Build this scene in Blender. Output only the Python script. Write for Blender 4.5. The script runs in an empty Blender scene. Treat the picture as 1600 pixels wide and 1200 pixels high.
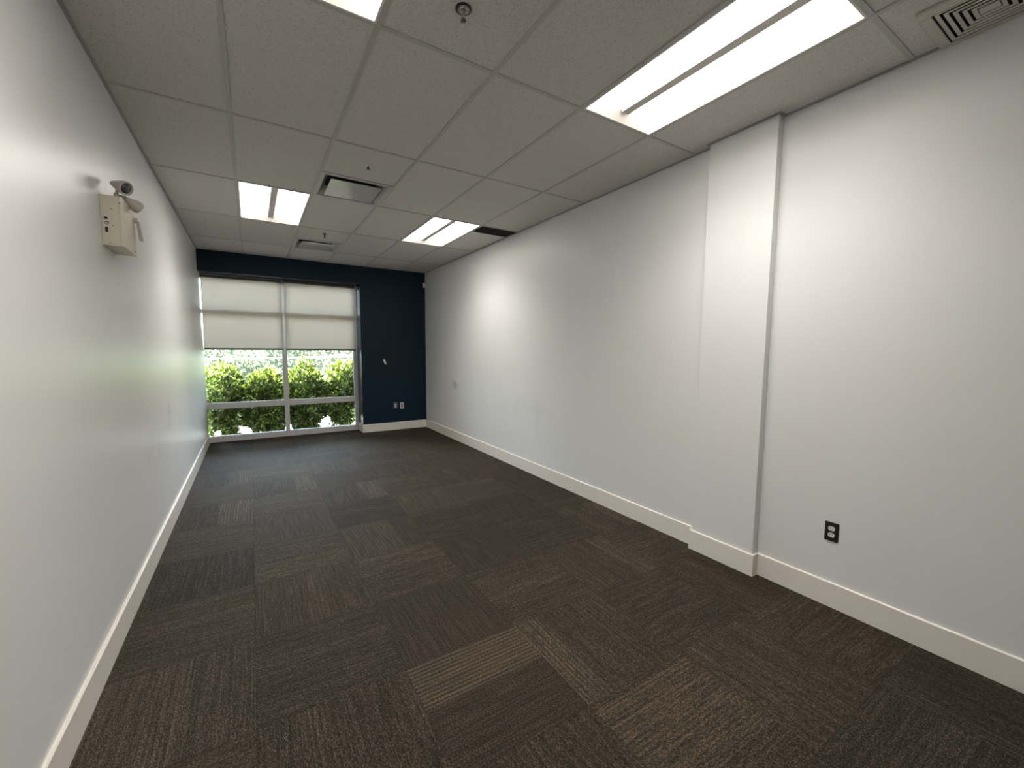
import bpy, bmesh, math, random
import numpy as np
from mathutils import Vector, Matrix

random.seed(11)
S = bpy.context.scene
COL = S.collection

# ------------------------------------------------------------------ dimensions (metres)
XL, XR = -0.643, 2.905          # side walls
YE, YB = 7.83, -2.20            # end wall face, wall behind the viewer
CZ = 2.9947                     # ceiling height
T = 0.6096                      # ceiling / carpet module (24 in)
XA, Y0 = -0.056, 0.839          # ceiling grid origin
GX = [XA + k * T for k in range(5)]
GY = [Y0 + r * 2 * T for r in range(-2, 6)]
WX1, WZ = 1.69, 2.685           # window opening right edge, head height
YF = 8.17                       # front face of the window frame
CX0, CX1, CY0, CY1 = 2.845, XR, 1.44, 1.90   # column on the right wall


# ------------------------------------------------------------------ mesh helpers
def link(o, parent=None):
    COL.objects.link(o)
    if parent is not None:
        o.parent = parent
    return o


def tag(o, label=None, cat=None, group=None, kind=None):
    if label: o['label'] = label
    if cat: o['category'] = cat
    if group: o['group'] = group
    if kind: o['kind'] = kind
    return o


def empty(name, loc, label, cat, group=None):
    o = bpy.data.objects.new(name, None)
    o.empty_display_size = 0.05
    o.location = loc
    link(o)
    return tag(o, label, cat, group)


class MB:
    """collects shapes in world coordinates and links them as one mesh object"""
    def __init__(self):
        self.v, self.f = [], []

    def add(self, vs, fs):
        n = len(self.v)
        self.v += [tuple(v) for v in vs]
        self.f += [tuple(i + n for i in f) for f in fs]
        return self

    def box(self, a, b):
        x0, x1 = sorted((a[0], b[0])); y0, y1 = sorted((a[1], b[1])); z0, z1 = sorted((a[2], b[2]))
        vs = [(x0, y0, z0), (x1, y0, z0), (x1, y1, z0), (x0, y1, z0), (x0, y0, z1), (x1, y0, z1), (x1, y1, z1), (x0, y1, z1)]
        return self.add(vs, [(3, 2, 1, 0), (4, 5, 6, 7), (0, 1, 5, 4), (1, 2, 6, 5), (2, 3, 7, 6), (3, 0, 4, 7)])

    def quad(self, a, b, c, d):
        return self.add([a, b, c, d], [(0, 1, 2, 3)])

    def prism(self, poly, axis, lo, hi):
        """extrude a 2D outline along an axis (poly in the two other axes, in x,y,z order)"""
        def p(q, h):
            q = list(q); q.insert(axis, h); return tuple(q)
        n = len(poly)
        vs = [p(q, lo) for q in poly] + [p(q, hi) for q in poly]
        fs = [tuple(range(n))[::-1], tuple(range(n, 2 * n))]
        fs += [(i, (i + 1) % n, n + (i + 1) % n, n + i) for i in range(n)]
        return self.add(vs, fs)

    def lathe(self, prof, loc, axis, seg=24, capped=True):
        """prof: (radius, distance along axis)"""
        ax = Vector(axis).normalized()
        q = ax.to_track_quat('Z', 'Y')
        loc = Vector(loc)
        vs, fs = [], []
        for r, h in prof:
            for s in range(seg):
                t = 2 * math.pi * s / seg
                vs.append(loc + q @ Vector((r * math.cos(t), r * math.sin(t), h)))
        for i in range(len(prof) - 1):
            for s in range(seg):
                a, b = i * seg + s, i * seg + (s + 1) % seg
                fs.append((a, b, b + seg, a + seg))
        if capped:
            fs.append(tuple(range(seg))[::-1])
            m = (len(prof) - 1) * seg
            fs.append(tuple(range(m, m + seg)))
        return self.add(vs, fs)

    def tube(self, a, b, r, seg=12):
        a, b = Vector(a), Vector(b)
        return self.lathe([(r, 0), (r, (b - a).length)], a, b - a, seg)

    def build(self, name, mat, parent=None, bevel=0, smooth=False, segs=2, fix=True):
        me = bpy.data.meshes.new(name)
        off = parent.matrix_world.translation if False else Vector((0, 0, 0))
        p = parent
        while p is not None:
            off = off + p.location
            p = p.parent
        me.from_pydata([tuple(Vector(v) - off) for v in self.v], [], self.f)
        if fix:
            bm = bmesh.new(); bm.from_mesh(me)
            bmesh.ops.recalc_face_normals(bm, faces=bm.faces)
            bm.to_mesh(me); bm.free()
        me.materials.append(mat)
        o = bpy.data.objects.new(name, me)
        link(o, parent)
        if bevel:
            m = o.modifiers.new('bevel', 'BEVEL')
            m.width = bevel; m.segments = segs; m.limit_method = 'ANGLE'; m.angle_limit = math.radians(40)
        if smooth:
            for f in me.polygons: f.use_smooth = True
            m = o.modifiers.new('edge', 'EDGE_SPLIT'); m.split_angle = math.radians(40)
        return o


def copy_tree(o, parent=None):
    c = o.copy()
    link(c, parent)
    for ch in list(o.children):
        copy_tree(ch, c)
    return c


# ------------------------------------------------------------------ material helpers
class NT:
    def __init__(self, name):
        self.m = bpy.data.materials.new(name)
        self.m.use_nodes = True
        self.t = self.m.node_tree
        self.t.nodes.clear()
        self.out = self.t.nodes.new('ShaderNodeOutputMaterial')

    def n(self, typ, **kw):
        nd = self.t.nodes.new(typ)
        for k, v in kw.items(): setattr(nd, k, v)
        return nd

    def l(self, a, b): self.t.links.new(a, b)

    def put(self, sock, v):
        if isinstance(v, bpy.types.NodeSocket): self.l(v, sock)
        else: sock.default_value = v

    def math(self, op, a, b=None, c=None, clamp=False):
        nd = self.n('ShaderNodeMath', operation=op, use_clamp=clamp)
        for i, v in enumerate((a, b, c)):
            if v is not None: self.put(nd.inputs[i], v)
        return nd.outputs[0]

    def pos(self):
        return self.n('ShaderNodeNewGeometry').outputs['Position']

    def xyz(self, v):
        s = self.n('ShaderNodeSeparateXYZ'); self.l(v, s.inputs[0]); return s.outputs

    def comb(self, x, y, z):
        c = self.n('ShaderNodeCombineXYZ')
        for i, v in enumerate((x, y, z)): self.put(c.inputs[i], v)
        return c.outputs[0]

    def noise(self, vec, scale, detail=2.0, rough=0.5):
        nd = self.n('ShaderNodeTexNoise'); self.l(vec, nd.inputs['Vector'])
        nd.inputs['Scale'].default_value = scale; nd.inputs['Detail'].default_value = detail
        nd.inputs['Roughness'].default_value = rough
        return nd.outputs['Fac']

    def ramp(self, fac, stops):
        nd = self.n('ShaderNodeValToRGB'); self.l(fac, nd.inputs[0])
        e = nd.color_ramp.elements
        while len(e) < len(stops): e.new(0.5)
        for i, (p, c) in enumerate(stops):
            e[i].position = p; e[i].color = (*c, 1) if len(c) == 3 else c
        return nd.outputs[0]

    def smooth(self, v, lo, hi, a=0.0, b=1.0):
        nd = self.n('ShaderNodeMapRange', interpolation_type='SMOOTHSTEP')
        for i, q in enumerate((v, lo, hi, a, b)): self.put(nd.inputs[i], q)
        return nd.outputs[0]

    def mix(self, fac, a, b, mode='MIX'):
        nd = self.n('ShaderNodeMix', data_type='RGBA', blend_type=mode)
        self.put(nd.inputs[0], fac)
        self.put(nd.inputs[6], (*a, 1) if isinstance(a, tuple) and len(a) == 3 else a)
        self.put(nd.inputs[7], (*b, 1) if isinstance(b, tuple) and len(b) == 3 else b)
        return nd.outputs[2]

    def bsdf(self, col, rough=0.5, metal=0.0, spec=0.5, bump=None, bs=0.1, bd=0.001, **kw):
        b = self.n('ShaderNodeBsdfPrincipled')
        self.put(b.inputs['Base Color'], (*col, 1) if isinstance(col, tuple) else col)
        self.put(b.inputs['Roughness'], rough)
        b.inputs['Metallic'].default_value = metal
        b.inputs['Specular IOR Level'].default_value = spec
        for k, v in kw.items(): self.put(b.inputs[k], v)
        if bump is not None:
            bp = self.n('ShaderNodeBump'); bp.inputs['Strength'].default_value = bs
            bp.inputs['Distance'].default_value = bd
            self.l(bump, bp.inputs['Height']); self.l(bp.outputs[0], b.inputs['Normal'])
        return b.outputs[0]

    def done(self, sh):
        self.l(sh, self.out.inputs[0]); return self.m


def plain(name, col, rough=0.5, metal=0.0, spec=0.5, var=0.06, scale=40.0, bs=0.0):
    t = NT(name)
    p = t.pos()
    f = t.noise(p, scale, 3)
    c = t.mix(f, tuple(x * (1 - var) for x in col), tuple(min(1, x * (1 + var)) for x in col))
    return t.done(t.bsdf(c, rough, metal, spec, bump=f if bs else None, bs=bs))


def paint(name, col, rough, spec, smudges=(), var=0.03):
    """rolled wall paint with a fine orange peel; smudges = (centre, radii, strength)"""
    t = NT(name)
    p = t.pos()
    big = t.noise(p, 1.3, 4)
    c = t.mix(big, tuple(x * (1 - var) for x in col), tuple(x * (1 + var) for x in col))
    for (cx, cy, cz), (rx, ry, rz), s in smudges:
        x, y, z = t.xyz(p)
        dx = t.math('DIVIDE', t.math('SUBTRACT', x, cx), rx)
        dy = t.math('DIVIDE', t.math('SUBTRACT', y, cy), ry)
        dz = t.math('DIVIDE', t.math('SUBTRACT', z, cz), rz)
        d = t.math('ADD', t.math('ADD', t.math('MULTIPLY', dx, dx), t.math('MULTIPLY', dy, dy)), t.math('MULTIPLY', dz, dz))
        m = t.math('MULTIPLY', t.smooth(d, 1.0, 0.0), t.smooth(t.noise(p, 7.0, 5, 0.6), 0.35, 0.7))
        c = t.mix(t.math('MULTIPLY', m, s), c, (0.16, 0.16, 0.16))
    peel = t.noise(p, 260.0, 2)
    return t.done(t.bsdf(c, rough, 0, spec, bump=peel, bs=0.12, bd=0.0006))


def carpet():
    t = NT('carpet_tile')
    x, y, z = t.xyz(t.pos())
    u = t.math('DIVIDE', t.math('SUBTRACT', x, -0.046), T)
    v = t.math('DIVIDE', t.math('SUBTRACT', y, 1.8365), T)
    iu, iv = t.math('FLOOR', u), t.math('FLOOR', v)
    odd = t.math('FLOORED_MODULO', t.math('ADD', iu, iv), 2.0)
    ev = t.math('SUBTRACT', 1.0, odd)
    wn = t.n('ShaderNodeTexWhiteNoise', noise_dimensions='3D')
    t.l(t.comb(iu, iv, 3.7), wn.inputs['Vector'])
    rnd = wn.outputs['Value']
    rc = t.xyz(wn.outputs['Color'])
    fu, fv = t.math('FRACT', u), t.math('FRACT', v)
    across = t.math('ADD', t.math('MULTIPLY', ev, fv), t.math('MULTIPLY', odd, fu))
    along = t.math('ADD', t.math('MULTIPLY', ev, fu), t.math('MULTIPLY', odd, fv))
    seed = t.math('MULTIPLY', rnd, 91.0)
    # tufted rows: thin lines, broken up along their length
    rows = t.noise(t.comb(t.math('MULTIPLY', along, 2.2), t.math('MULTIPLY', across, 64.0), seed), 1.0, 2, 0.6)
    fleck = t.noise(t.comb(t.math('MULTIPLY', along, 72.0), t.math('MULTIPLY', across, 185.0), seed), 1.0, 3, 0.65)
    grain = t.noise(t.comb(t.math('MULTIPLY', u, 170.0), t.math('MULTIPLY', v, 170.0), 0.0), 1.0, 2, 0.6)
    # wide bands across the tile where the pale yarn shows as ribs
    band = t.noise(t.comb(t.math('MULTIPLY', across, 2.6), seed, 0.0), 1.0, 1, 0.5)
    bm = t.math('MULTIPLY', t.smooth(band, 0.57, 0.70), 0.40)
    # tiles whose ribbed bands stand out most: (column, row, band start, band end, weight)
    for ci, cj, b0, b1, wgt in ((1, -1, 0.56, 1.02, 1.0), (2, -1, -0.02, 0.24, 0.6), (3, 0, 0.72, 1.02, 0.6), (1, 2, 0.02, 0.66, 0.55),
                                (0, 5, 0.66, 1.02, 0.8), (-1, 6, 0.6, 1.02, 0.8), (-1, 4, 0.55, 1.02, 0.8), (1, 4, 0.64, 1.02, 0.8),
                                (2, -2, 0.25, 0.95, 0.45), (-1, 0, 0.0, 0.6, 0.45), (1, 1, 0.55, 1.02, 0.35), (0, 2, 0.0, 0.4, 0.3), (4, 1, 0.6, 1.02, 0.55)):
        here = t.math('MULTIPLY', t.math('COMPARE', iu, float(ci), 0.1), t.math('COMPARE', iv, float(cj), 0.1))
        inb = t.math('MULTIPLY', t.smooth(across, b0 - 0.02, b0 + 0.02), t.smooth(across, b1 - 0.02, b1 + 0.02, 1.0, 0.0))
        bm = t.math('MAXIMUM', bm, t.math('MULTIPLY', t.math('MULTIPLY', here, inb), wgt))
    ribs = t.math('MULTIPLY_ADD', t.math('SINE', t.math('MULTIPLY', across, 2 * math.pi * 27)), 0.5, 0.5)
    ribs = t.math('MULTIPLY', ribs, bm)
    k = t.math('MULTIPLY_ADD', t.smooth(fleck, 0.36, 0.72), 0.62, t.math('MULTIPLY', t.smooth(rows, 0.34, 0.70), 0.20))
    k = t.math('ADD', k, t.math('MULTIPLY', ribs, 0.24))
    k = t.math('ADD', k, t.math('MULTIPLY', bm, 0.05))
    k = t.math('ADD', k, t.math('MULTIPLY', t.math('SUBTRACT', grain, 0.5), 0.8))
    k = t.math('ADD', k, t.math('MULTIPLY', t.math('SUBTRACT', rc[1], 0.5), 0.12), clamp=True)
    c = t.ramp(k, [(0.0, (0.0060, 0.0043, 0.0031)), (0.40, (0.0370, 0.0292, 0.0218)), (1.0, (0.175, 0.143, 0.111))])
    tint = t.mix(rc[2], (0.98, 0.98, 0.92), (1.05, 1.0, 0.87))
    c = t.mix(1.0, c, tint, 'MULTIPLY')
    ed = t.math('MINIMUM', t.math('MINIMUM', fu, t.math('SUBTRACT', 1.0, fu)), t.math('MINIMUM', fv, t.math('SUBTRACT', 1.0, fv)))
    seam = t.smooth(ed, 0.0, 0.006, 0.72, 1.0)
    c = t.mix(1.0, c, t.comb(seam, seam, seam), 'MULTIPLY')
    h = t.math('ADD', t.math('MULTIPLY', fleck, 0.7), t.math('ADD', t.math('MULTIPLY', grain, 0.5), ribs))
    return t.done(t.bsdf(c, 0.75, 0, 0.15, bump=h, bs=0.4, bd=0.003))


def acoustic():
    t = NT('acoustic_tile')
    p = t.pos()
    vo = t.n('ShaderNodeTexVoronoi', feature='F1'); t.l(p, vo.inputs['Vector']); vo.inputs['Scale'].default_value = 170.0
    vo.inputs['Randomness'].default_value = 1.0
    sz = t.xyz(vo.outputs['Color'])[0]
    hole = t.smooth(vo.outputs['Distance'], t.math('MULTIPLY', sz, 0.34), t.math('MULTIPLY', sz, 0.50), 0.0, 1.0)
    keep = t.math('MAXIMUM', hole, t.smooth(sz, 0.55, 0.6, 1.0, 0.0))
    fine = t.noise(p, 190.0, 3, 0.6)
    c = t.mix(fine, (0.60, 0.585, 0.565), (0.72, 0.70, 0.675))
    c = t.mix(keep, (0.40, 0.38, 0.36), c)
    h = t.math('ADD', t.math('MULTIPLY', fine, 0.6), keep)
    return t.done(t.bsdf(c, 0.9, 0, 0.2, bump=h, bs=0.25, bd=0.002))


def emit(name, col, s):
    t = NT(name)
    e = t.n('ShaderNodeEmission'); e.inputs[0].default_value = (*col, 1); e.inputs[1].default_value = s
    return t.done(e.outputs[0])


def leaf(name, cols, trans=0.45, rough=0.5):
    t = NT(name)
    p = t.pos()
    g = t.n('ShaderNodeNewGeometry')
    f = t.math('ADD', t.math('MULTIPLY', g.outputs['Random Per Island'], 0.75), t.math('MULTIPLY', t.noise(p, 5.0, 2), 0.3))
    c = t.ramp(f, [(i / (len(cols) - 1), q) for i, q in enumerate(cols)])
    a = t.bsdf(c, rough, 0, 0.4)
    tr = t.n('ShaderNodeBsdfTranslucent'); t.l(c, tr.inputs[0])
    mx = t.n('ShaderNodeMixShader'); mx.inputs[0].default_value = trans
    t.l(a, mx.inputs[1]); t.l(tr.outputs[0], mx.inputs[2])
    return t.done(mx.outputs[0])


def blind_cloth():
    t = NT('roller_blind_cloth')
    x, y, z = t.xyz(t.pos())
    w = t.noise(t.comb(t.math('MULTIPLY', x, 420.0), 0.0, t.math('MULTIPLY', z, 60.0)), 1.0, 2)
    w2 = t.noise(t.comb(t.math('MULTIPLY', x, 40.0), 0.0, t.math('MULTIPLY', z, 420.0)), 1.0, 2)
    f = t.math('MULTIPLY_ADD', w, 0.5, t.math('MULTIPLY', w2, 0.5))
    c = t.mix(f, (0.55, 0.505, 0.445), (0.75, 0.695, 0.62))
    a = t.bsdf(c, 0.85, 0, 0.2)
    tr = t.n('ShaderNodeBsdfTranslucent'); t.l(c, tr.inputs[0])
    mx = t.n('ShaderNodeMixShader'); mx.inputs[0].default_value = 0.50
    t.l(a, mx.inputs[1]); t.l(tr.outputs[0], mx.inputs[2])
    return t.done(mx.outputs[0])


def glass():
    t = NT('window_glass')
    tr = t.n('ShaderNodeBsdfTransparent'); tr.inputs[0].default_value = (0.965, 0.975, 0.965, 1)
    gl = t.n('ShaderNodeBsdfGlossy'); gl.inputs['Roughness'].default_value = 0.0
    fr = t.n('ShaderNodeFresnel'); fr.inputs[0].default_value = 1.45
    mx = t.n('ShaderNodeMixShader')
    t.l(fr.outputs[0], mx.inputs[0]); t.l(tr.outputs[0], mx.inputs[1]); t.l(gl.outputs[0], mx.inputs[2])
    return t.done(mx.outputs[0])


WALLC = (0.770, 0.777, 0.775)
M = {}
M['wall_l'] = paint('pale_blue_grey_paint_left', WALLC, 0.36, 0.5,
                    [((XL, 4.68, 0.92), (0.3, 0.33, 0.16), 0.35), ((XL, 3.9, 0.78), (0.3, 0.45, 0.2), 0.12)])
M['wall_r'] = paint('pale_blue_grey_paint_right', WALLC, 0.42, 0.45,
                    [((XR, 6.48, 0.93), (0.3, 0.22, 0.09), 0.45), ((XR, 4.3, 0.75), (0.3, 0.8, 0.22), 0.07)])
M['wall_n'] = paint('navy_paint', (0.0056, 0.0200, 0.0375), 0.45, 0.22)
M['navy_bright'] = paint('navy_recess_brightener', (0.0070, 0.0240, 0.0450), 0.22, 0.55)  # wall navy made lighter and shinier, so the recess looks daylit
M['wall_b'] = paint('pale_blue_grey_paint_back', WALLC, 0.5, 0.4)
M['trim'] = plain('white_trim_enamel', (0.83, 0.79, 0.725), 0.35, 0, 0.5, 0.03, 12)
M['carpet'] = carpet()
M['tile'] = acoustic()
M['tbar'] = plain('painted_steel_grid', (0.50, 0.49, 0.47), 0.45, 0, 0.4, 0.03)
M['angle'] = plain('wall_angle_steel', (0.38, 0.375, 0.36), 0.5, 0, 0.4, 0.04)
M['frame'] = plain('clear_anodised_aluminium', (0.66, 0.655, 0.645), 0.42, 0.15, 0.5, 0.04)
M['glass'] = glass()
M['blind'] = blind_cloth()
M['blindbar'] = plain('blind_hem_bar', (0.17, 0.165, 0.155), 0.5)
M['blindroll'] = plain('blind_roller_tube', (0.11, 0.105, 0.10), 0.6)
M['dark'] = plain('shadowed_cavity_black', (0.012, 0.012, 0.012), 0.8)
M['lamp'] = emit('troffer_lens_light', (1.0, 0.945, 0.875), 6.8)
M['lampbody'] = plain('troffer_white_enamel', (0.80, 0.77, 0.72), 0.4, 0, 0.5, 0.02)
M['spine'] = plain('troffer_spine_enamel', (0.62, 0.58, 0.54), 0.45)
M['vent'] = plain('diffuser_grey_enamel', (0.55, 0.55, 0.52), 0.4, 0, 0.5, 0.03)
M['ventplate'] = plain('diffuser_satin_plate', (0.60, 0.61, 0.59), 0.07, 0.0, 0.9, 0.02)
M['ventwarm'] = plain('register_beige_enamel', (0.62, 0.58, 0.52), 0.5, 0, 0.4, 0.03)
M['slot'] = plain('return_grille_dark', (0.055, 0.050, 0.046), 0.6)
M['chrome'] = plain('sprinkler_chrome', (0.62, 0.60, 0.57), 0.25, 0.9)
M['brass'] = plain('sprinkler_dull_bronze', (0.09, 0.08, 0.065), 0.4, 0.7)
M['white'] = plain('white_plastic', (0.74, 0.72, 0.69), 0.35, 0, 0.5, 0.02)
M['bronze'] = plain('dark_bronze_plate', (0.045, 0.036, 0.030), 0.38, 0.6, 0.5, 0.05)
M['steelplate'] = plain('brushed_steel_plate', (0.14, 0.145, 0.15), 0.4, 0.6)
M['black'] = plain('black_plastic', (0.010, 0.010, 0.010), 0.4)
M['beige'] = plain('emergency_unit_beige_enamel', (0.74, 0.69, 0.57), 0.42, 0, 0.45, 0.03)
M['beige2'] = plain('lamp_head_beige_plastic', (0.56, 0.525, 0.46), 0.40, 0, 0.45, 0.04)
M['lens'] = plain('lamp_head_dark_lens', (0.035, 0.032, 0.050), 0.12, 0, 0.8, 0.3, 160)
M['leaf'] = leaf('cedar_leaf', [(0.005, 0.007, 0.003), (0.022, 0.032, 0.007), (0.085, 0.122, 0.013), (0.20, 0.27, 0.026), (0.62, 0.66, 0.38)], 0.36)
M['twig'] = plain('cedar_bark', (0.07, 0.052, 0.04), 0.9)
M['hleaf'] = leaf('glare_paled_hedge_leaf', [(0.075, 0.098, 0.060), (0.14, 0.17, 0.105), (0.20, 0.225, 0.155), (0.28, 0.285, 0.23)], 0.4, 0.6)  # leaf colours paled to carry the haze and glare seen through the window
M['ground'] = plain('sunlit_pale_gravel', (0.27, 0.262, 0.255), 0.95, 0, 0.2, 0.25, 60)
M['rail'] = plain('galvanised_white_rail', (0.22, 0.235, 0.24), 0.4, 0.1)

# ------------------------------------------------------------------ room shell
def struct(mb, name, mat, label, bevel=0, parent=None):
    o = mb.build(name, mat, parent, bevel)
    return tag(o, label, None, None, 'structure')


struct(MB().box((XL - 0.12, YB - 0.1, -0.12), (XR + 0.15, YF + 0.10, 0.0)), 'floor', M['carpet'],
       'dark brown carpet tiles with quarter-turned ribbed stripes')
struct(MB().box((XL - 0.12, YB - 0.1, 0.0), (XL, YF + 0.005, 3.30)), 'wall_left', M['wall_l'],
       'long pale blue grey wall on the left carrying the emergency light')
struct(MB().box((XR, YB - 0.1, 0.0), (XR + 0.15, YE + 0.5, 3.30)), 'wall_right', M['wall_r'],
       'long pale blue grey wall on the right')
struct(MB().box((XL, YB - 0.1, 0.0), (XR, YB, 3.30)), 'wall_back', M['wall_b'], 'pale wall behind the viewer')
struct(MB().box((CX0, CY0, 0.0), (XR, CY1, CZ + 0.05)), 'wall_column', M['wall_r'],
       'shallow pale column standing proud of the right wall', 0.002)
w = MB()
w.box((WX1, YE, 0), (XR, YF + 0.12, 3.30))
w.box((XL, YE, WZ), (WX1, YF + 0.12, 3.30))
struct(w, 'wall_end', M['wall_n'], 'dark navy accent wall around the window')
struct(MB().box((XL - 2.5, YF + 0.002, -0.12), (XL - 0.10, YF + 0.12, 3.30)), 'wall_outside', M['wall_b'], 'outer wall beyond the left partition')

lin = MB(); lin.box((WX1 - 0.002, YE + 0.001, 0.150), (WX1, YF, WZ)); lin.box((XL, YE + 0.001, WZ - 0.002), (WX1 - 0.002, YF, WZ))  # thin lining added over the end wall only to brighten the recess
struct(lin, 'trim_added', M['navy_bright'], 'added navy lining, glossier and lighter to brighten the window recess')
bh, bt = 0.150, 0.014
def base_prof(mirror):
    p = [(0, 0), (bt, 0), (bt, bh - 0.004), (bt - 0.004, bh), (0, bh)]
    return [(-a, b) if mirror else (a, b) for a, b in p]
b = MB(); b.prism([(XL + a, z) for a, z in base_prof(False)], 1, YB, YF)
struct(b, 'baseboard_left', M['trim'], 'white baseboard along the left wall')
b = MB()
b.prism([(XR + a, z) for a, z in base_prof(True)], 1, YB, CY0)
b.prism([(XR + a, z) for a, z in base_prof(True)], 1, CY1, YE)
struct(b, 'baseboard_right', M['trim'], 'white baseboard along the right wall')
b = MB()
b.prism([(CX0 + a, z) for a, z in base_prof(True)], 1, CY0 - bt, CY1 + bt)
b.box((CX0 - 0.0, CY0 - bt, 0), (XR - bt, CY0, bh)); b.box((CX0, CY1, 0), (XR - bt, CY1 + bt, bh))
struct(b, 'baseboard_column', M['trim'], 'white baseboard wrapping the column')
b = MB()
b.box((WX1 - bt, YE - bt, 0), (XR - bt, YE, bh)); b.box((WX1 - bt, YE, 0), (WX1, YF - 0.005, bh))
struct(b, 'baseboard_end', M['trim'], 'white baseboard under the navy wall', 0.002)

# ------------------------------------------------------------------ ceiling tiles and grid
LIGHTS = [(0, 0), (3, 0), (0, 3), (3, 3)]                 # (grid column, grid row)
D1 = (GX[1], Y0 + 2.5 * 2 * T, GX[2], Y0 + 3 * 2 * T)
D2 = (GX[1], Y0 + 4.5 * 2 * T, GX[2], Y0 + 5 * 2 * T)
SLOT = (GX[4] + 0.014, 4.515, XR - 0.022, 4.780)
REG = (2.585, 0.405, 2.882, 0.702)
holes = [(GX[c], Y0 + r * 2 * T, GX[c + 1], Y0 + (r + 1) * 2 * T) for c, r in LIGHTS] + [D1, D2, SLOT, REG]
xs = sorted(set([XL, XR] + GX + [h[0] for h in holes] + [h[2] for h in holes]))
ys = sorted(set([YB, YE] + GY + [h[1] for h in holes] + [h[3] for h in holes]))
c = MB()
TZ = CZ + 0.0045
for i in range(len(xs) - 1):
    for j in range(len(ys) - 1):
        mx, my = (xs[i] + xs[i + 1]) / 2, (ys[j] + ys[j + 1]) / 2
        if any(h[0] < mx < h[2] and h[1] < my < h[3] for h in holes): continue
        if ys[j + 1] - ys[j] < 1e-4 or xs[i + 1] - xs[i] < 1e-4: continue
        c.box((xs[i], ys[j], TZ), (xs[i + 1], ys[j + 1], TZ + 0.016))
c.box((XL - 0.12, YB - 0.1, 3.30), (XR + 0.15, YF + 0.12, 3.45))        # structural deck over the plenum
struct(c, 'ceiling', M['tile'], 'grey white speckled acoustic ceiling tiles')
g = MB()
hw = 0.012
for x in GX: g.box((x - hw, YB, CZ - 0.001), (x + hw, YE, TZ + 0.02))
for y in GY:
    xx = [XL] + GX + [XR]
    for a, b2 in zip(xx, xx[1:]): g.box((a + (hw if a != XL else 0), y - hw, CZ), (b2 - (hw if b2 != XR else 0), y + hw, TZ + 0.02))
struct(g, 'trim_1', M['tbar'], 'grey metal grid bars between the ceiling tiles')
a = MB()
aw, at = 0.016, 0.0035
a.box((XR - aw, YB, CZ - at), (XR, CY0, CZ + 0.02)); a.box((XR - aw, CY1, CZ - at), (XR, YE, CZ + 0.02))
a.box((CX0 - aw, CY0 - aw, CZ - at), (CX0, CY1 + aw, CZ + 0.02))
a.box((CX0, CY0 - aw, CZ - at), (XR - aw, CY0, CZ + 0.02)); a.box((CX0, CY1, CZ - at), (XR - aw, CY1 + aw, CZ + 0.02))
a.box((XL, YB, CZ - 0.012), (XL + 0.026, 2.28, CZ + 0.02)); a.box((XL, 2.28, CZ - 0.003), (XL + 0.018, YE, CZ + 0.02))
struct(a, 'trim_2', M['angle'], 'grey wall angle where the ceiling meets the walls')

# ------------------------------------------------------------------ ceiling lights
LAMP = bpy.data.lights.new('troffer_lamp', 'AREA')
LAMP.shape = 'RECTANGLE'; LAMP.size = 0.235; LAMP.size_y = 1.07
LAMP.energy = 5.8; LAMP.color = (1.0, 0.945, 0.875); LAMP.spread = math.radians(120)


def make_light(loc):
    r = empty('ceiling_light', loc, 'x', 'ceiling light', 'recessed ceiling lights')
    x, y, z = loc
    hx, hy = T / 2 - 0.012, T - 0.012
    # housing: rim and back pan
    m = MB()
    for s in (-1, 1):
        m.box((x + s * hx, y - hy, z - 0.001), (x + s * (hx - 0.010), y + hy, z + 0.09))
        m.box((x - hx, y + s * hy, z - 0.001), (x + hx, y + s * (hy - 0.010), z + 0.09))
    m.box((x - hx, y - hy, z + 0.08), (x + hx, y + hy, z + 0.09))
    m.build('housing', M['lampbody'], r)
    ri, ro, N = 0.026, hx - 0.011, 10
    prof = []
    for i in range(N + 1):
        q = i / N
        prof.append((ri + (ro - ri) * q, 0.050 * (1 - q ** 1.6) + 0.003))
    ye = hy - 0.011                         # trough length at the rim; the end plates slope up from here
    for s in (-1, 1):
        m = MB()
        vs = []
        for px, pz in prof:
            vs += [(x + s * px, y - ye + pz, z + pz), (x + s * px, y + ye - pz, z + pz)]
        n = len(vs)
        vs2 = [(a_, b_, c_ + 0.003) for a_, b_, c_ in vs]
        fs = [(2 * i, 2 * i + 1, 2 * i + 3, 2 * i + 2) for i in range(N)]
        fs2 = [tuple(k + n for k in f[::-1]) for f in fs]
        m.add(vs + vs2, fs + fs2 + [(0, 1, n + 1, n), (2 * N, n + 2 * N, n + 2 * N + 1, 2 * N + 1)])
        m.build('lens', M['lamp'], r)
    for s in (-1, 1):
        m = MB()
        top = [(-px, pz) for px, pz in prof[::-1]] + [(px, pz) for px, pz in prof]
        k = len(top)
        lo_ = [(x + px, y + s * (ye - 0.0005), z + 0.0005) for px, pz in top]
        hi_ = [(x + px, y + s * (ye - pz), z + pz + 0.002) for px, pz in top]
        bk = [(a_, b_ + s * 0.003, c_ + 0.001) for a_, b_, c_ in hi_]
        m.add(lo_ + hi_ + bk, [(i, i + 1, k + i + 1, k + i) for i in range(k - 1)] + [(k + i, k + i + 1, 2 * k + i + 1, 2 * k + i) for i in range(k - 1)])
        m.build('end_plate', M['lampbody'], r)
    ly = ye - 0.048
    m = MB(); m.prism([(x - 0.034, z + 0.044), (x - 0.028, z + 0.030), (x + 0.028, z + 0.030), (x + 0.034, z + 0.044), (x + 0.034, z + 0.056), (x - 0.034, z + 0.056)], 1, y - ly, y + ly)
    m.build('spine', M['spine'], r)
    # the light this troffer gives: a down-throwing lens optic
    for s in (-1, 1):
        ld = LAMP
        lo = bpy.data.objects.new('lamp', ld); link(lo, r)
        lo.location = (s * 0.155, 0, 0.0015)
    return r


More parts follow.
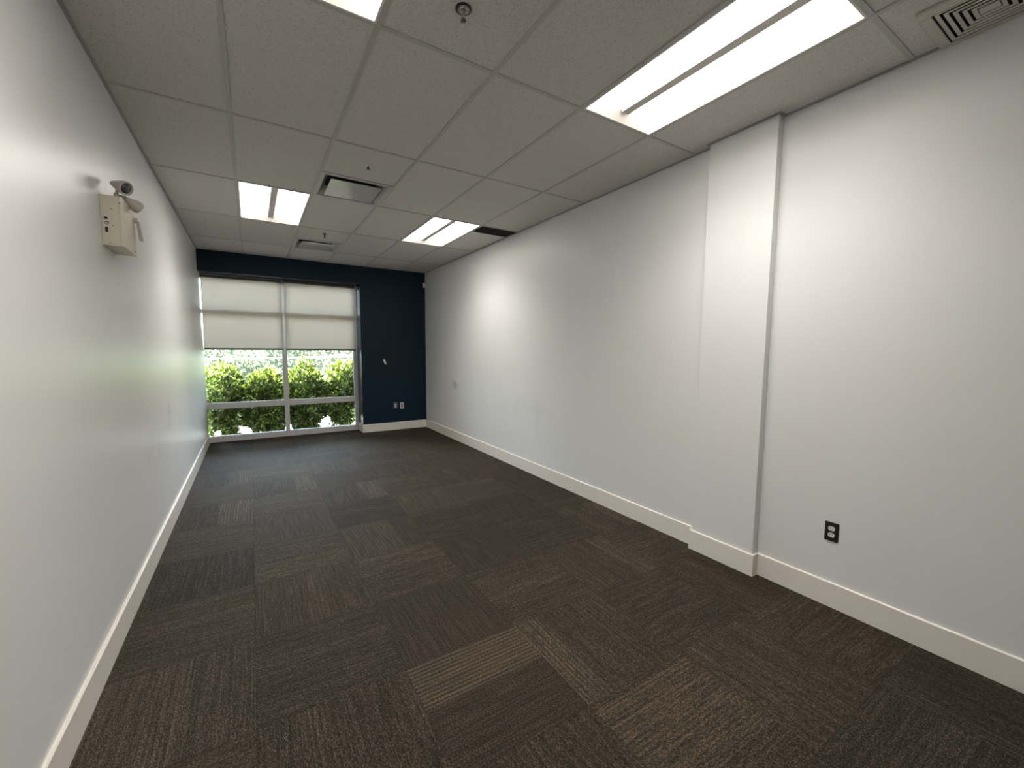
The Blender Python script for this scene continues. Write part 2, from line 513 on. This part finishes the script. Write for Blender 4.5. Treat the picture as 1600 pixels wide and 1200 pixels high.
LL = {(3, 0): 'large lit ceiling light nearest the camera, above the shallow column',
      (0, 0): 'lit ceiling light cut off by the top edge of the picture',
      (0, 3): 'lit ceiling light over the left side, before the square diffuser',
      (3, 3): 'far lit ceiling light close to the right wall beside the dark slot'}
proto = None
for cr in LIGHTS[1::-1] + LIGHTS[2:]:
    loc = (GX[cr[0]] + T / 2, Y0 + (cr[1] * 2 + 1) * T, CZ)
    if proto is None:
        proto = make_light(loc); o = proto
    else:
        o = copy_tree(proto); o.location = loc
    o['label'] = LL[cr]

# ------------------------------------------------------------------ square plaque diffusers
def make_diffuser(h, label):
    x0, y0, x1, y1 = h
    cx, cy = (x0 + x1) / 2, (y0 + y1) / 2
    r = empty('air_diffuser', (cx, cy, CZ), label, 'air vent', 'square ceiling air diffusers')
    s = T / 2
    m = MB()
    fl = s - 0.004; inn = s - 0.038
    for a0, a1, b0, b1 in ((-fl, fl, -fl, -inn), (-fl, fl, inn, fl), (-fl, -inn, -inn, inn), (inn, fl, -inn, inn)):
        m.box((cx + a0, cy + b0, CZ - 0.004), (cx + a1, cy + b1, CZ + 0.010))
    m.build('flange', M['vent'], r, 0.0015)
    m = MB()
    # sloping throat rising from the flange
    up = inn - 0.055; zt = CZ + 0.075
    ring = lambda q, z: [(cx - q, cy - q, z), (cx + q, cy - q, z), (cx + q, cy + q, z), (cx - q, cy + q, z)]
    vs = ring(inn, CZ + 0.002) + ring(up, zt) + ring(inn + 0.004, CZ + 0.002) + ring(up + 0.004, zt + 0.004)
    fs = [(i, (i + 1) % 4, 4 + (i + 1) % 4, 4 + i) for i in range(4)] + [(8 + i, 8 + (i + 1) % 4, 12 + (i + 1) % 4, 12 + i) for i in range(4)]
    m.add(vs, fs)
    m.build('throat', M['vent'], r)
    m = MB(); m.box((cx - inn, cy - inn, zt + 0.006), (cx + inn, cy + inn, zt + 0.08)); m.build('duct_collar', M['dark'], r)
    m = MB(); q = inn - 0.052
    m.box((cx - q, cy - q, CZ - 0.013), (cx + q, cy + q, CZ - 0.007)); m.build('plaque', M['ventplate'], r, 0.002)
    for sx in (-1, 1):
        for sy in (-1, 1):
            m = MB(); m.tube((cx + sx * q * 0.8, cy + sy * q * 0.8, CZ - 0.008), (cx + sx * q * 0.8, cy + sy * q * 0.8, zt + 0.007), 0.004, 8)
            m.build('hanger', M['dark'], r)
    return r


make_diffuser(D1, 'larger near square ceiling diffuser with glossy plate, right of the left light')
make_diffuser(D2, 'small far square ceiling diffuser close to the navy wall')

# concentric register in the near right corner of the ceiling
r = empty('air_register', (2.735, 0.55, CZ), 'ceiling register with concentric louvre rings in the top right corner', 'air vent')
cx, cy = 2.7335, 0.5535
m = MB()
def ringbox(m, qo, qi, z0, z1, px=0):
    for a0, a1, b0, b1 in ((-qo, qo, -qo, -qi), (-qo, qo, qi, qo), (-qo, -qi, -qi, qi), (qi, qo, -qi, qi)):
        m.box((cx + a0, cy + b0, z0), (cx + a1, cy + b1, z1))
ro_ = 0.168
m.box((2.535, cy - 0.19, CZ - 0.009), (2.5865, cy + 0.185, CZ + 0.003)); m.box((2.8805, cy - 0.19, CZ - 0.009), (XR - 0.002, cy + 0.185, CZ + 0.003))
m.box((2.5865, cy - 0.19, CZ - 0.009), (2.8805, cy - 0.147, CZ + 0.003)); m.box((2.5865, cy + 0.147, CZ - 0.009), (2.8805, cy + 0.185, CZ + 0.003))
m.build('face_plate', M['ventwarm'], r, 0.002)
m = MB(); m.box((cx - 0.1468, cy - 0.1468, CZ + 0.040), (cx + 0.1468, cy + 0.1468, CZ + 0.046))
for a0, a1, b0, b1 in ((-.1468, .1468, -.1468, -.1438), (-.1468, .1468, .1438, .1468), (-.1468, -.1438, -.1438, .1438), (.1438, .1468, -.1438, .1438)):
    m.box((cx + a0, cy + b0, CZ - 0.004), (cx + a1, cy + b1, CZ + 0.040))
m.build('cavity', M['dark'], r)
for i in range(5):
    q = 0.140 - i * 0.0235
    m = MB()
    w_, lift = 0.0130, 0.0015
    o_ = [(cx - q, cy - q), (cx + q, cy - q), (cx + q, cy + q), (cx - q, cy + q)]
    n_ = [(cx - q + w_, cy - q + w_), (cx + q - w_, cy - q + w_), (cx + q - w_, cy + q - w_), (cx - q + w_, cy + q - w_)]
    vs = [(*p, CZ - 0.006) for p in o_] + [(*p, CZ - 0.006 + lift) for p in n_] + [(*p, CZ - 0.003) for p in o_] + [(*p, CZ - 0.003 + lift) for p in n_]
    fs = []
    for k in range(4):
        k2 = (k + 1) % 4
        fs += [(k, k2, 4 + k2, 4 + k), (8 + k, 12 + k, 12 + k2, 8 + k2), (k, 8 + k, 8 + k2, k2), (4 + k, 4 + k2, 12 + k2, 12 + k)]
    m.add(vs, fs)
    m.build('louvre_ring', M['ventwarm'], r)
m = MB(); m.box((cx - 0.024, cy - 0.030, CZ - 0.006), (cx + 0.024, cy + 0.030, CZ - 0.002)); m.build('centre_plate', M['ventwarm'], r, 0.001)

# dark slot grille by the right wall
x0, y0, x1, y1 = SLOT
r = empty('slot_grille', ((x0 + x1) / 2, (y0 + y1) / 2, CZ), 'dark rectangular slot grille in the ceiling against the right wall', 'air vent')
m = MB(); m.box((x0, y0, CZ + 0.034), (x1, y1, CZ + 0.040))
m.box((x0, y0, CZ - 0.001), (x0 + 0.006, y1, CZ + 0.034)); m.box((x1 - 0.006, y0, CZ - 0.001), (x1, y1, CZ + 0.034))
m.box((x0, y0, CZ - 0.001), (x1, y0 + 0.006, CZ + 0.034)); m.box((x0, y1 - 0.006, CZ - 0.001), (x1, y1, CZ + 0.034))
m.build('pan', M['slot'], r)
m = MB()
for i in range(12):
    yy = y0 + 0.016 + i * (y1 - y0 - 0.030) / 11.5
    m.prism([(yy, CZ + 0.001), (yy + 0.003, CZ + 0.001), (yy + 0.011, CZ + 0.022), (yy + 0.008, CZ + 0.022)], 0, x0 + 0.006, x1 - 0.006)
m.build('slats', M['slot'], r)

# ------------------------------------------------------------------ sprinklers
def sprinkler(x, y, label, kind):
    z = TZ
    r = empty('ceiling_sprinkler', (x, y, z), label, 'sprinkler', 'ceiling sprinklers')
    if kind == 0:       # open ring, head hanging on a bare drop
        m = MB(); m.lathe([(0.034, 0.002), (0.034, -0.006), (0.028, -0.008), (0.026, -0.003), (0.026, 0.002)], (x, y, z), (0, 0, 1), 28)
        m.build('escutcheon', M['brass'], r, smooth=True)
        m = MB(); m.lathe([(0.026, -0.0072), (0.018, -0.0074), (0.017, -0.0086), (0.0135, -0.0086), (0.013, -0.0074), (0.010, -0.0072)], (x, y, z), (0, 0, 1), 24, False)
        m.build('collar_ring', M['chrome'], r, smooth=True)
        drop, mm = 0.050, M['chrome']
    elif kind == 1:
        m = MB(); m.lathe([(0.036, 0.002), (0.035, -0.006), (0.026, -0.010), (0.018, -0.006), (0.016, -0.004)], (x, y, z), (0, 0, 1), 28)
        m.build('escutcheon', M['white'], r, smooth=True)
        drop, mm = 0.024, M['brass']
    else:
        m = MB(); m.lathe([(0.026, 0.002), (0.025, -0.005), (0.018, -0.007)], (x, y, z), (0, 0, 1), 24)
        m.build('escutcheon', M['brass'], r, smooth=True)
        drop, mm = 0.048, M['brass']
    zb = z - drop
    m = MB(); m.lathe([(0.0065, 0), (0.0065, drop * 0.45), (0.0085, drop * 0.46), (0.0085, drop * 0.7), (0.0065, drop * 0.72), (0.0065, drop * 0.8)], (x, y, z - 0.001), (0, 0, -1), 14)
    m.build('inlet', mm, r, smooth=True)
    m = MB()
    for s in (-1, 1):
        m.tube((x + s * 0.006, y, z - drop * 0.75), (x + s * 0.0095, y, z - drop * 0.9), 0.0018, 8)
        m.tube((x + s * 0.0095, y, z - drop * 0.88), (x + s * 0.002, y, zb + 0.002), 0.0018, 8)
    m.tube((x, y, z - drop * 0.74), (x, y, zb + 0.002), 0.0022, 8)
    m.build('yoke', mm, r)
    m = MB()
    m.lathe([(0.004, 0.003), (0.005, 0.0), (0.0045, -0.0015)], (x, y, zb), (0, 0, 1), 10)
    for k in range(10):
        t0 = k * 2 * math.pi / 10
        p = [(0.004, -0.12), (0.014, -0.2), (0.014, 0.2), (0.004, 0.12)]
        top = [(x + q * math.cos(t0 + d), y + q * math.sin(t0 + d), zb - 0.0005) for q, d in p]
        m.add(top + [(a_, b_, c_ - 0.0012) for a_, b_, c_ in top], [(0, 1, 2, 3), (7, 6, 5, 4), (0, 4, 5, 1), (1, 5, 6, 2), (2, 6, 7, 3), (3, 7, 4, 0)])
    m.build('deflector', M['brass'], r)
    return r


sprinkler(0.843, 1.764, 'sprinkler with a dark ring near the top edge of the picture', 0)
sprinkler(0.863, 3.584, 'sprinkler with a white ring beside the near square diffuser', 1)
sprinkler(0.859, 5.929, 'dark sprinkler with no white ring, above the small far diffuser', 2)

# ------------------------------------------------------------------ window frame, panes, blinds
FX0, FX1 = XL - 0.10, WX1
fd = 0.075
f = MB()
f.box((FX0, YF, 0.0), (FX1, YF + fd, 0.094))                 # sill rail
f.box((FX0, YF, 2.62), (FX1, YF + fd, WZ))                   # head rail
f.box((1.629, YF, 0.094), (FX1, YF + fd, 2.62))              # right jamb
win = f.build('window_1', M['frame'], None, 0.002)
tag(win, 'tall aluminium window reaching down to the carpet', None, None, 'structure')
m = MB(); m.box((0.460, YF - 0.002, 0.094), (0.524, YF + fd, 2.62)); m.build('mullion', M['frame'], win, 0.002)
for z0, z1 in ((0.547, 0.634), (2.075, 2.150)):
    m = MB(); m.box((FX0, YF - 0.001, z0), (0.460, YF + fd, z1)); m.box((0.524, YF - 0.001, z0), (1.629, YF + fd, z1))
    m.build('transom', M['frame'], win, 0.002)
for xa, xb in ((FX0, 0.460), (0.524, 1.629)):
    for za, zb in ((0.094, 0.547), (0.634, 2.075), (2.150, 2.62)):
        m = MB(); m.box((xa, YF + 0.044, za), (xb, YF + 0.050, zb)); m.build('glass_pane', M['glass'], win)
        if zb == 2.075:      # bright stop bead around the big pane
            m = MB()
            m.box((xa, YF + 0.006, za), (xb, YF + 0.044, za + 0.012)); m.box((xb - 0.014, YF + 0.006, za + 0.012), (xb, YF + 0.044, zb))
            m.build('glazing_bead', M['frame'], win)


def roller_blind(xa, xb, label, zr):
    r = empty('roller_blind', ((xa + xb) / 2, 8.10, zr), label, 'window blind', 'roller blinds on the window')
    m = MB(); m.box((xa, 8.098, 1.530), (xb, 8.0995, zr)); m.build('blind_fabric', M['blind'], r)
    m = MB(); m.tube((xa - 0.004, 8.122, zr + 0.012), (xb + 0.004, 8.122, zr + 0.012), 0.024, 20); m.build('roller_tube', M['blindroll'], r, smooth=True)
    m = MB(); m.box((xa, 8.091, 1.503), (xb, 8.106, 1.5325)); m.build('hem_bar', M['blindbar'], r, 0.003)
    for s, xe in ((-1, xa), (1, xb)):
        m = MB(); m.box((xe + s * 0.004, 8.096, zr - 0.018), (xe + s * 0.0065, 8.150, WZ)); m.build('end_bracket', M['black'], r)
    m = MB(); m.box((xa - 0.0, 8.088, zr + 0.030), (xb + 0.0, 8.094, zr + 0.036)); m.box((xa, 8.088, zr + 0.036), (xb, 8.150, zr + 0.038))
    m.build('head_rail', M['steelplate'], r)
    return r


roller_blind(-0.632, 0.466, 'left roller blind, half lowered beside the pale left wall', 2.632)
roller_blind(0.503, 1.646, 'right roller blind, half lowered beside the navy wall', 2.640)

# ------------------------------------------------------------------ emergency light on the left wall
ex0, ex1, ey0, ey1, ez0, ez1 = XL, -0.555, 3.033, 3.322, 2.062, 2.324
r = empty('emergency_light', (XL, (ey0 + ey1) / 2, ez0), 'beige emergency light box with two swivel lamp heads on the left wall', 'emergency light')
m = MB(); m.box((ex0, ey0 + 0.002, ez0 + 0.002), (ex1 - 0.014, ey1 - 0.002, ez1 - 0.002)); m.build('housing', M['beige'], r, 0.003)
m = MB(); m.box((ex1 - 0.0145, ey0, ez0), (ex1, ey1, ez1)); m.build('cover', M['beige'], r, 0.004)
m = MB(); m.box((-0.634, ey0 - 0.0005, 2.128), (-0.603, ey0 + 0.0025, 2.220)); tp = m.build('control_panel', M['beige'], r, 0.0008)
m = MB(); m.lathe([(0.0062, 0.0), (0.0062, 0.006), (0.005, 0.0075)], (-0.621, ey0, 2.203), (0, -1, 0), 16); m.build('test_button', M['black'], tp)
m = MB(); m.lathe([(0.0062, 0.0), (0.0062, 0.002), (0.0045, 0.005), (0.002, 0.0055)], (-0.621, ey0, 2.176), (0, -1, 0), 16); m.build('pilot_lamp', M['white'], tp)
m = MB(); m.lathe([(0.0085, 0.0), (0.0085, 0.0012)], (-0.6195, ey0, 2.178), (0, -1, 0), 16); m.build('pilot_bezel', M['black'], tp)
m = MB(); m.box((-0.6268, ey0 - 0.0018, 2.131), (-0.6162, ey0 + 0.001, 2.157)); m.build('socket', M['black'], tp)
for x_, z_ in ((-0.595, 2.169), (-0.613, 2.077), (-0.600, 2.252)):
    m = MB(); m.lathe([(0.0032, 0), (0.0032, 0.001), (0.002, 0.0016)], (x_, ey0 + 0.0015, z_), (0, -1, 0), 10); m.build('screw', M['steelplate'], r)
m = MB(); m.lathe([(0.0035, 0), (0.0035, 0.0012)], (-0.5635, ey0, 2.288), (0, -1, 0), 10); m.build('screw', M['steelplate'], r)
m = MB(); m.lathe([(0.0045, 0), (0.0045, 0.0012)], (ex1, 3.274, 2.082), (1, 0, 0), 10); m.build('screw', M['bronze'], r)
m = MB(); m.lathe([(0.015, 0), (0.015, 0.018), (0.011, 0.026), (0.008, 0.045)], (-0.598, 3.150, ez1 - 0.002), (0.0, 0, 1), 16)
m.tube((-0.606, 3.150, ez1 + 0.034), (-0.556, 3.158, ez1 + 0.030), 0.008, 10); m.tube((-0.594, 3.146, ez1 + 0.030), (-0.585, 3.135, ez1 + 0.075), 0.008, 10)
m.build('swivel_bracket', M['beige2'], r, smooth=True)
HP = [(0.004, -0.002), (0.009, 0.0), (0.012, 0.006), (0.018, 0.022), (0.026, 0.044), (0.032, 0.062), (0.0345, 0.076), (0.0335, 0.084), (0.030, 0.084), (0.027, 0.078)]
def head(loc, axis, sc=1.0):
    m = MB(); m.lathe([(q * sc, h * sc) for q, h in HP], loc, axis, 28); h = m.build('lamp_head', M['beige2'], r, smooth=True)
    m = MB(); m.lathe([(0.0265 * sc, 0.0775 * sc), (0.020 * sc, 0.081 * sc), (0.008 * sc, 0.083 * sc)], loc, axis, 24); m.build('lamp_lens', M['lens'], h, smooth=True)
head((-0.612, 3.150, 2.419), (0.72, -0.50, -0.33), 1.1)
head((-0.566, 3.160, 2.352), (0.60, 0.70, -0.36), 0.98)
m = MB(); m.tube((ex1, 3.305, 2.268), (ex1 + 0.018, 3.305, 2.268), 0.015, 16); m.build('lever_pivot', M['beige'], r, smooth=True)
m = MB(); m.prism([(ex1 + 0.010, 2.264), (ex1 + 0.024, 2.264), (ex1 + 0.036, 2.156), (ex1 + 0.018, 2.156)], 1, 3.292, 3.318); m.build('lever', M['beige2'], r, 0.0015)

# ------------------------------------------------------------------ sockets, sensor and clip
def duplex(loc, u, nrm, label, cat, plate_mat, face_mat, name='wall_outlet', w=0.070, h=0.115, slots=True, group=None):
    """plate on a wall: u = horizontal direction along the wall, nrm = into the room"""
    L, U, N_, Z = Vector(loc), Vector(u), Vector(nrm), Vector((0, 0, 1))
    r = empty(name, loc, label, cat, group)
    def slab(m, cu, cz, hw_, hh, d0, d1):
        vs = [L + U * (cu + a_ * hw_) + Z * (cz + b_ * hh) + N_ * d for d in (d0, d1) for a_, b_ in ((-1, -1), (1, -1), (1, 1), (-1, 1))]
        m.add(vs, [(3, 2, 1, 0), (4, 5, 6, 7), (0, 1, 5, 4), (1, 2, 6, 5), (2, 3, 7, 6), (3, 0, 4, 7)])
    m = MB(); slab(m, 0, 0, w / 2, h / 2, 0.0, 0.0055); m.build('cover_plate', plate_mat, r, 0.002)
    for s in (1, -1):
        zc = s * 0.0195
        m = MB()
        n = 24
        ring = []
        for k in range(n):
            t_ = 2 * math.pi * k / n
            ring.append((0.0172 * math.cos(t_), max(-0.0135, min(0.0135, 0.0172 * math.sin(t_)))))
        vs = [L + U * a_ + Z * (zc + b_) + N_ * d for d in (0.004, 0.0072) for a_, b_ in ring]
        m.add(vs, [tuple(range(n))[::-1], tuple(range(n, 2 * n))] + [(k, (k + 1) % n, n + (k + 1) % n, n + k) for k in range(n)])
        rc_ = m.build('receptacle', face_mat, r)
        if slots:
            m = MB()
            slab(m, -0.0066, zc + 0.0035, 0.0012, 0.0042, 0.0066, 0.0077); slab(m, 0.0066, zc + 0.0035, 0.0012, 0.0035, 0.0066, 0.0077)
            vs = [L + Z * (zc - 0.0075) + U * (0.0026 * math.cos(t_)) + Z * (0.0026 * math.sin(t_)) + N_ * d for d in (0.0066, 0.0077) for t_ in [2 * math.pi * k / 10 for k in range(10)]]
            m.add(vs, [tuple(range(10))[::-1], tuple(range(10, 20))] + [(k, (k + 1) % 10, 10 + (k + 1) % 10, 10 + k) for k in range(10)])
            m.build('slots', M['black'], rc_)
    m = MB(); vs = [L + U * (0.003 * math.cos(t_)) + Z * (0.003 * math.sin(t_)) + N_ * d for d in (0.005, 0.0065) for t_ in [2 * math.pi * k / 10 for k in range(10)]]
    m.add(vs, [tuple(range(10))[::-1], tuple(range(10, 20))] + [(k, (k + 1) % 10, 10 + (k + 1) % 10, 10 + k) for k in range(10)])
    m.build('screw', M['steelplate'], r)
    return r


duplex((XR, 1.0235, 0.4575), (0, -1, 0), (-1, 0, 0), 'dark bronze outlet plate with two white sockets on the right wall', 'outlet', M['bronze'], M['white'])
duplex((2.288, YE, 0.467), (1, 0, 0), (0, -1, 0), 'dark steel outlet plate with pale sockets on the navy wall', 'outlet', M['steelplate'], M['white'])
duplex((2.416, YE, 0.457), (1, 0, 0), (0, -1, 0), 'white outlet plate with dark ports on the navy wall', 'outlet', M['white'], M['black'], slots=False)

r = empty('motion_sensor', (XR - 0.03, YE - 0.03, 2.762), 'small white motion sensor high in the corner above the navy wall', 'sensor')
m = MB(); m.lathe([(0.012, -0.045), (0.026, -0.038), (0.031, -0.015), (0.031, 0.015), (0.026, 0.038), (0.012, 0.045)], (XR - 0.030, YE - 0.030, 2.762), (0, 0, 1), 20); m.build('sensor_body', M['white'], r, smooth=True)
m = MB(); m.lathe([(0.010, -0.030), (0.020, -0.026), (0.022, -0.012), (0.016, 0.0)], (XR - 0.044, YE - 0.044, 2.762), (0, 0, 1), 16); m.build('sensor_lens', M['white'], r, smooth=True)
m = MB(); m.box((XR - 0.030, YE - 0.012, 2.745), (XR - 0.002, YE, 2.778)); m.build('corner_bracket', M['white'], r)

r = empty('wall_clip', (2.103, YE, 1.30), 'small white clip stuck at a tilt on the navy wall', 'clip')
ca, sa = math.cos(math.radians(22)), math.sin(math.radians(22))
def tilt(px, pz): return (2.103 + px * ca + pz * -sa * -1 * -1, 1.30 + px * sa * -1 * -1 + pz * ca)
def clip_poly(hw_, hh, cz=0.0):
    pts = []
    for k in range(16):
        t_ = 2 * math.pi * k / 16
        pts.append((hw_ * math.copysign(min(1, abs(math.cos(t_)) * 1.35), math.cos(t_)), cz + hh * math.copysign(min(1, abs(math.sin(t_)) * 1.12), math.sin(t_))))
    return [(2.103 + px * ca - pz * sa, 1.30 + px * sa + pz * ca) for px, pz in pts]
m = MB(); m.prism(clip_poly(0.017, 0.050), 1, YE - 0.007, YE); m.build('clip_plate', M['white'], r, 0.002)
m = MB(); m.prism(clip_poly(0.010, 0.014, -0.024), 1, YE - 0.018, YE - 0.006); m.build('clip_jaw', M['white'], r, 0.002)

# ------------------------------------------------------------------ outdoors
GZ = -0.14
struct(MB().box((-14, YF + 0.12, GZ - 0.1), (16, 30, GZ)), 'ground', M['ground'], 'bright sunlit ground outside the window')


def sprays(centre, rad, n, size, rng, lo, hi, upward, zmin, squash=0.55, lump=0.12):
    """many small flat fan-shaped sprays filling an egg-shaped crown"""
    ph = rng.uniform(0, 6.28, 6)
    V, F = [], []
    c = np.array(centre); R_ = np.array(rad)
    tips = rng.normal(size=(max(8, n // 24), 3)); tips /= np.linalg.norm(tips, axis=1)[:, None]
    depth = rng.uniform(0.0, 1.0, len(tips))
    for i in range(n):
        # foliage grows in tufts round the branch tips
        q = i % len(tips)
        d = tips[q] + rng.normal(size=3) * 0.13; d /= np.linalg.norm(d)
        lm = 1 + lump * (math.sin(5 * d[0] + ph[0]) * math.sin(4 * d[1] + ph[1]) + math.sin(6 * d[2] + ph[2]) * math.cos(5 * d[0] + ph[3]))
        rr = (lo + (hi - lo) * min(1.0, max(0.0, depth[q] ** 0.6 + rng.normal() * 0.10))) * lm
        p = c + d * R_ * rr
        if p[2] < zmin: continue
        ax = d * 0.8 + np.array((0, 0, upward)) + rng.normal(size=3) * 0.45
        ax /= np.linalg.norm(ax)
        sd = np.cross(ax, rng.normal(size=3)); sd /= np.linalg.norm(sd) + 1e-9
        nm = np.cross(ax, sd)
        s = size * rng.uniform(0.6, 1.35)
        b_ = len(V)
        for k in (-1, 0, 1):
            a2 = ax * math.cos(0.55 * k) + sd * math.sin(0.55 * k)
            s2 = np.cross(nm, a2)
            l_ = s * (1.0 if k == 0 else 0.75)
            q = len(V)
            V += [p, p + a2 * l_ * 0.5 + s2 * l_ * 0.17 + nm * l_ * 0.06, p + a2 * l_, p + a2 * l_ * 0.5 - s2 * l_ * 0.17 + nm * l_ * 0.06]
            F.append((q, q + 1, q + 2, q + 3))
    return V, F


def shrub(x, y, w_, top, label, seed):
    rng = np.random.default_rng(seed)
    r = empty('cedar_shrub', (x, y, GZ), label, 'shrub', 'clipped cedar shrubs outside the window')
    zc = 0.60
    V1, F1 = sprays((x, y, zc), (w_, 0.36, top - zc - 0.02), 4200, 0.085, rng, 0.55, 1.0, 0.55, 0.02)
    V2, F2 = sprays((x, y, 0.42), (w_ * 0.98, 0.34, 0.56), 2600, 0.10, rng, 0.35, 1.02, 0.1, -0.09)
    m = MB(); m.add(V1, F1); m.add(V2, F2)
    m.build('foliage', M['leaf'], r, fix=False)
    m = MB()
    m.lathe([(0.030, 0), (0.024, 0.3), (0.015, 0.8), (0.006, 1.05)], (x, y, GZ - 0.02), (0.02, 0.01, 1), 10)
    for k in range(16):
        t_ = rng.uniform(0, 6.28); z0 = rng.uniform(0.0, 0.7)
        m.tube((x, y, z0), (x + math.cos(t_) * w_ * rng.uniform(.5, .8), y + math.sin(t_) * 0.27, z0 + rng.uniform(0.12, 0.4)), 0.006, 6)
    m.build('stem', M['twig'], r)
    return r


shrub(-0.47, 9.22, 0.36, 1.24, 'leftmost clipped cedar shrub outside, against the left wall edge', 1)
shrub(0.20, 9.26, 0.36, 1.17, 'second clipped cedar shrub from the left, left of the window mullion', 2)
shrub(0.88, 9.24, 0.36, 1.28, 'third clipped cedar shrub, just right of the window mullion', 3)
shrub(1.58, 9.20, 0.37, 1.30, 'rightmost clipped cedar shrub outside, beside the right window jamb', 4)

rng = np.random.default_rng(9)
V, F = [], []
for i in range(15000):
    x = rng.uniform(-5, 6.5); z = rng.uniform(GZ + 0.02, 1.95) if i % 5 else rng.uniform(1.7, 2.0)
    bulge = 0.30 * math.sin(1.7 * x + 0.6 * math.sin(2.3 * z)) + 0.16 * math.sin(4.1 * x + 3 * z)
    y = 13.6 + bulge * 0.6 + rng.uniform(0, 0.35) if i % 5 else rng.uniform(13.6, 14.8)
    p = np.array((x, y, z))
    ax = np.array((0, -0.6, 0.6)) + rng.normal(size=3) * 0.6; ax /= np.linalg.norm(ax)
    sd = np.cross(ax, rng.normal(size=3)); sd /= np.linalg.norm(sd)
    l_ = rng.uniform(0.07, 0.15); q = len(V)
    V += [p, p + ax * l_ * 0.5 + sd * l_ * 0.3, p + ax * l_, p + ax * l_ * 0.5 - sd * l_ * 0.3]
    F.append((q, q + 1, q + 2, q + 3))
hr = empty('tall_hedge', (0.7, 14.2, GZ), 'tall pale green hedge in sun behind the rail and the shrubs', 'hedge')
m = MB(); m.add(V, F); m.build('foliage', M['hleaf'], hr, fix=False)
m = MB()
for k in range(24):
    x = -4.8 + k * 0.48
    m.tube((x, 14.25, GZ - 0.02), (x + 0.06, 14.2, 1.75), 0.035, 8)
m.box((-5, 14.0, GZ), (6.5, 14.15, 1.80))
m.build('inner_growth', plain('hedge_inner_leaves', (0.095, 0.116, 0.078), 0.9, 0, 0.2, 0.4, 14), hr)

r = empty('guard_rail', (0.7, 12.0, GZ), 'thin white horizontal guard rail between the shrubs and the tall hedge', 'railing')
m = MB(); m.tube((-4.0, 12.0, 1.222), (6.0, 12.0, 1.390), 0.021, 12); m.build('top_rail', M['rail'], r, smooth=True)
for x in (-3.6, -1.62, 4.3, 5.7):
    m = MB(); m.tube((x, 12.0, GZ - 0.02), (x, 12.0, 1.222 + (x + 4) * 0.0168), 0.020, 10); m.build('post', M['rail'], r, smooth=True)

# ------------------------------------------------------------------ light from the sky and sun
wd = bpy.data.worlds.new('sky'); S.world = wd
wd.use_nodes = True
nt = wd.node_tree; nt.nodes.clear()
o = nt.nodes.new('ShaderNodeOutputWorld'); bg = nt.nodes.new('ShaderNodeBackground')
bg.inputs[0].default_value = (0.66, 0.82, 1.0, 1); bg.inputs[1].default_value = 16.0
nt.links.new(bg.outputs[0], o.inputs[0])
sd = bpy.data.lights.new('sun', 'SUN'); sd.energy = 110.0; sd.angle = math.radians(0.6); sd.color = (1.0, 0.96, 0.88)
so = bpy.data.objects.new('sun', sd); COL.objects.link(so)
so.location = (-3, 6, 9)
so.rotation_euler = Vector((-0.45, -0.26, 0.86)).to_track_quat('Z', 'Y').to_euler()

# ------------------------------------------------------------------ camera
F_PX, YAW, PITCH, ROLL, EYE = 649.64, 0.5540, -0.0901, 0.0066, 1.5227
cyw, syw, cp, sp, cr_, sr_ = math.cos(YAW), math.sin(YAW), math.cos(PITCH), math.sin(PITCH), math.cos(ROLL), math.sin(ROLL)
fw = Vector((syw * cp, cyw * cp, sp)); rt = Vector((cyw, -syw, 0)); up_ = rt.cross(fw)
rt2 = rt * cr_ + up_ * sr_; up2 = -rt * sr_ + up_ * cr_
cam = bpy.data.cameras.new('camera'); co = bpy.data.objects.new('camera', cam); COL.objects.link(co)
cam.sensor_fit = 'HORIZONTAL'; cam.sensor_width = 36.0; cam.lens = F_PX / 1600 * 36.0
cam.shift_x = 3.894 / 1600; cam.shift_y = 6.447 / 1600
cam.clip_start = 0.02; cam.clip_end = 200
mt = Matrix((rt2, up2, -fw)).transposed().to_4x4(); mt.translation = (0, 0, EYE)
co.matrix_world = mt
S.camera = co

# ------------------------------------------------------------------ view
vs_ = S.view_settings
S.display_settings.display_device = 'sRGB'
vs_.view_transform = 'Standard'; vs_.look = 'None'; vs_.gamma = 1.0; vs_.exposure = 0.35; vs_.use_curve_mapping = False
cy_ = S.cycles
cy_.max_bounces = 12; cy_.diffuse_bounces = 7; cy_.glossy_bounces = 4; cy_.transmission_bounces = 6; cy_.transparent_max_bounces = 12
cy_.sample_clamp_indirect = 6.0
cy_.caustics_reflective = False; cy_.caustics_refractive = False
cy_.use_denoising = True
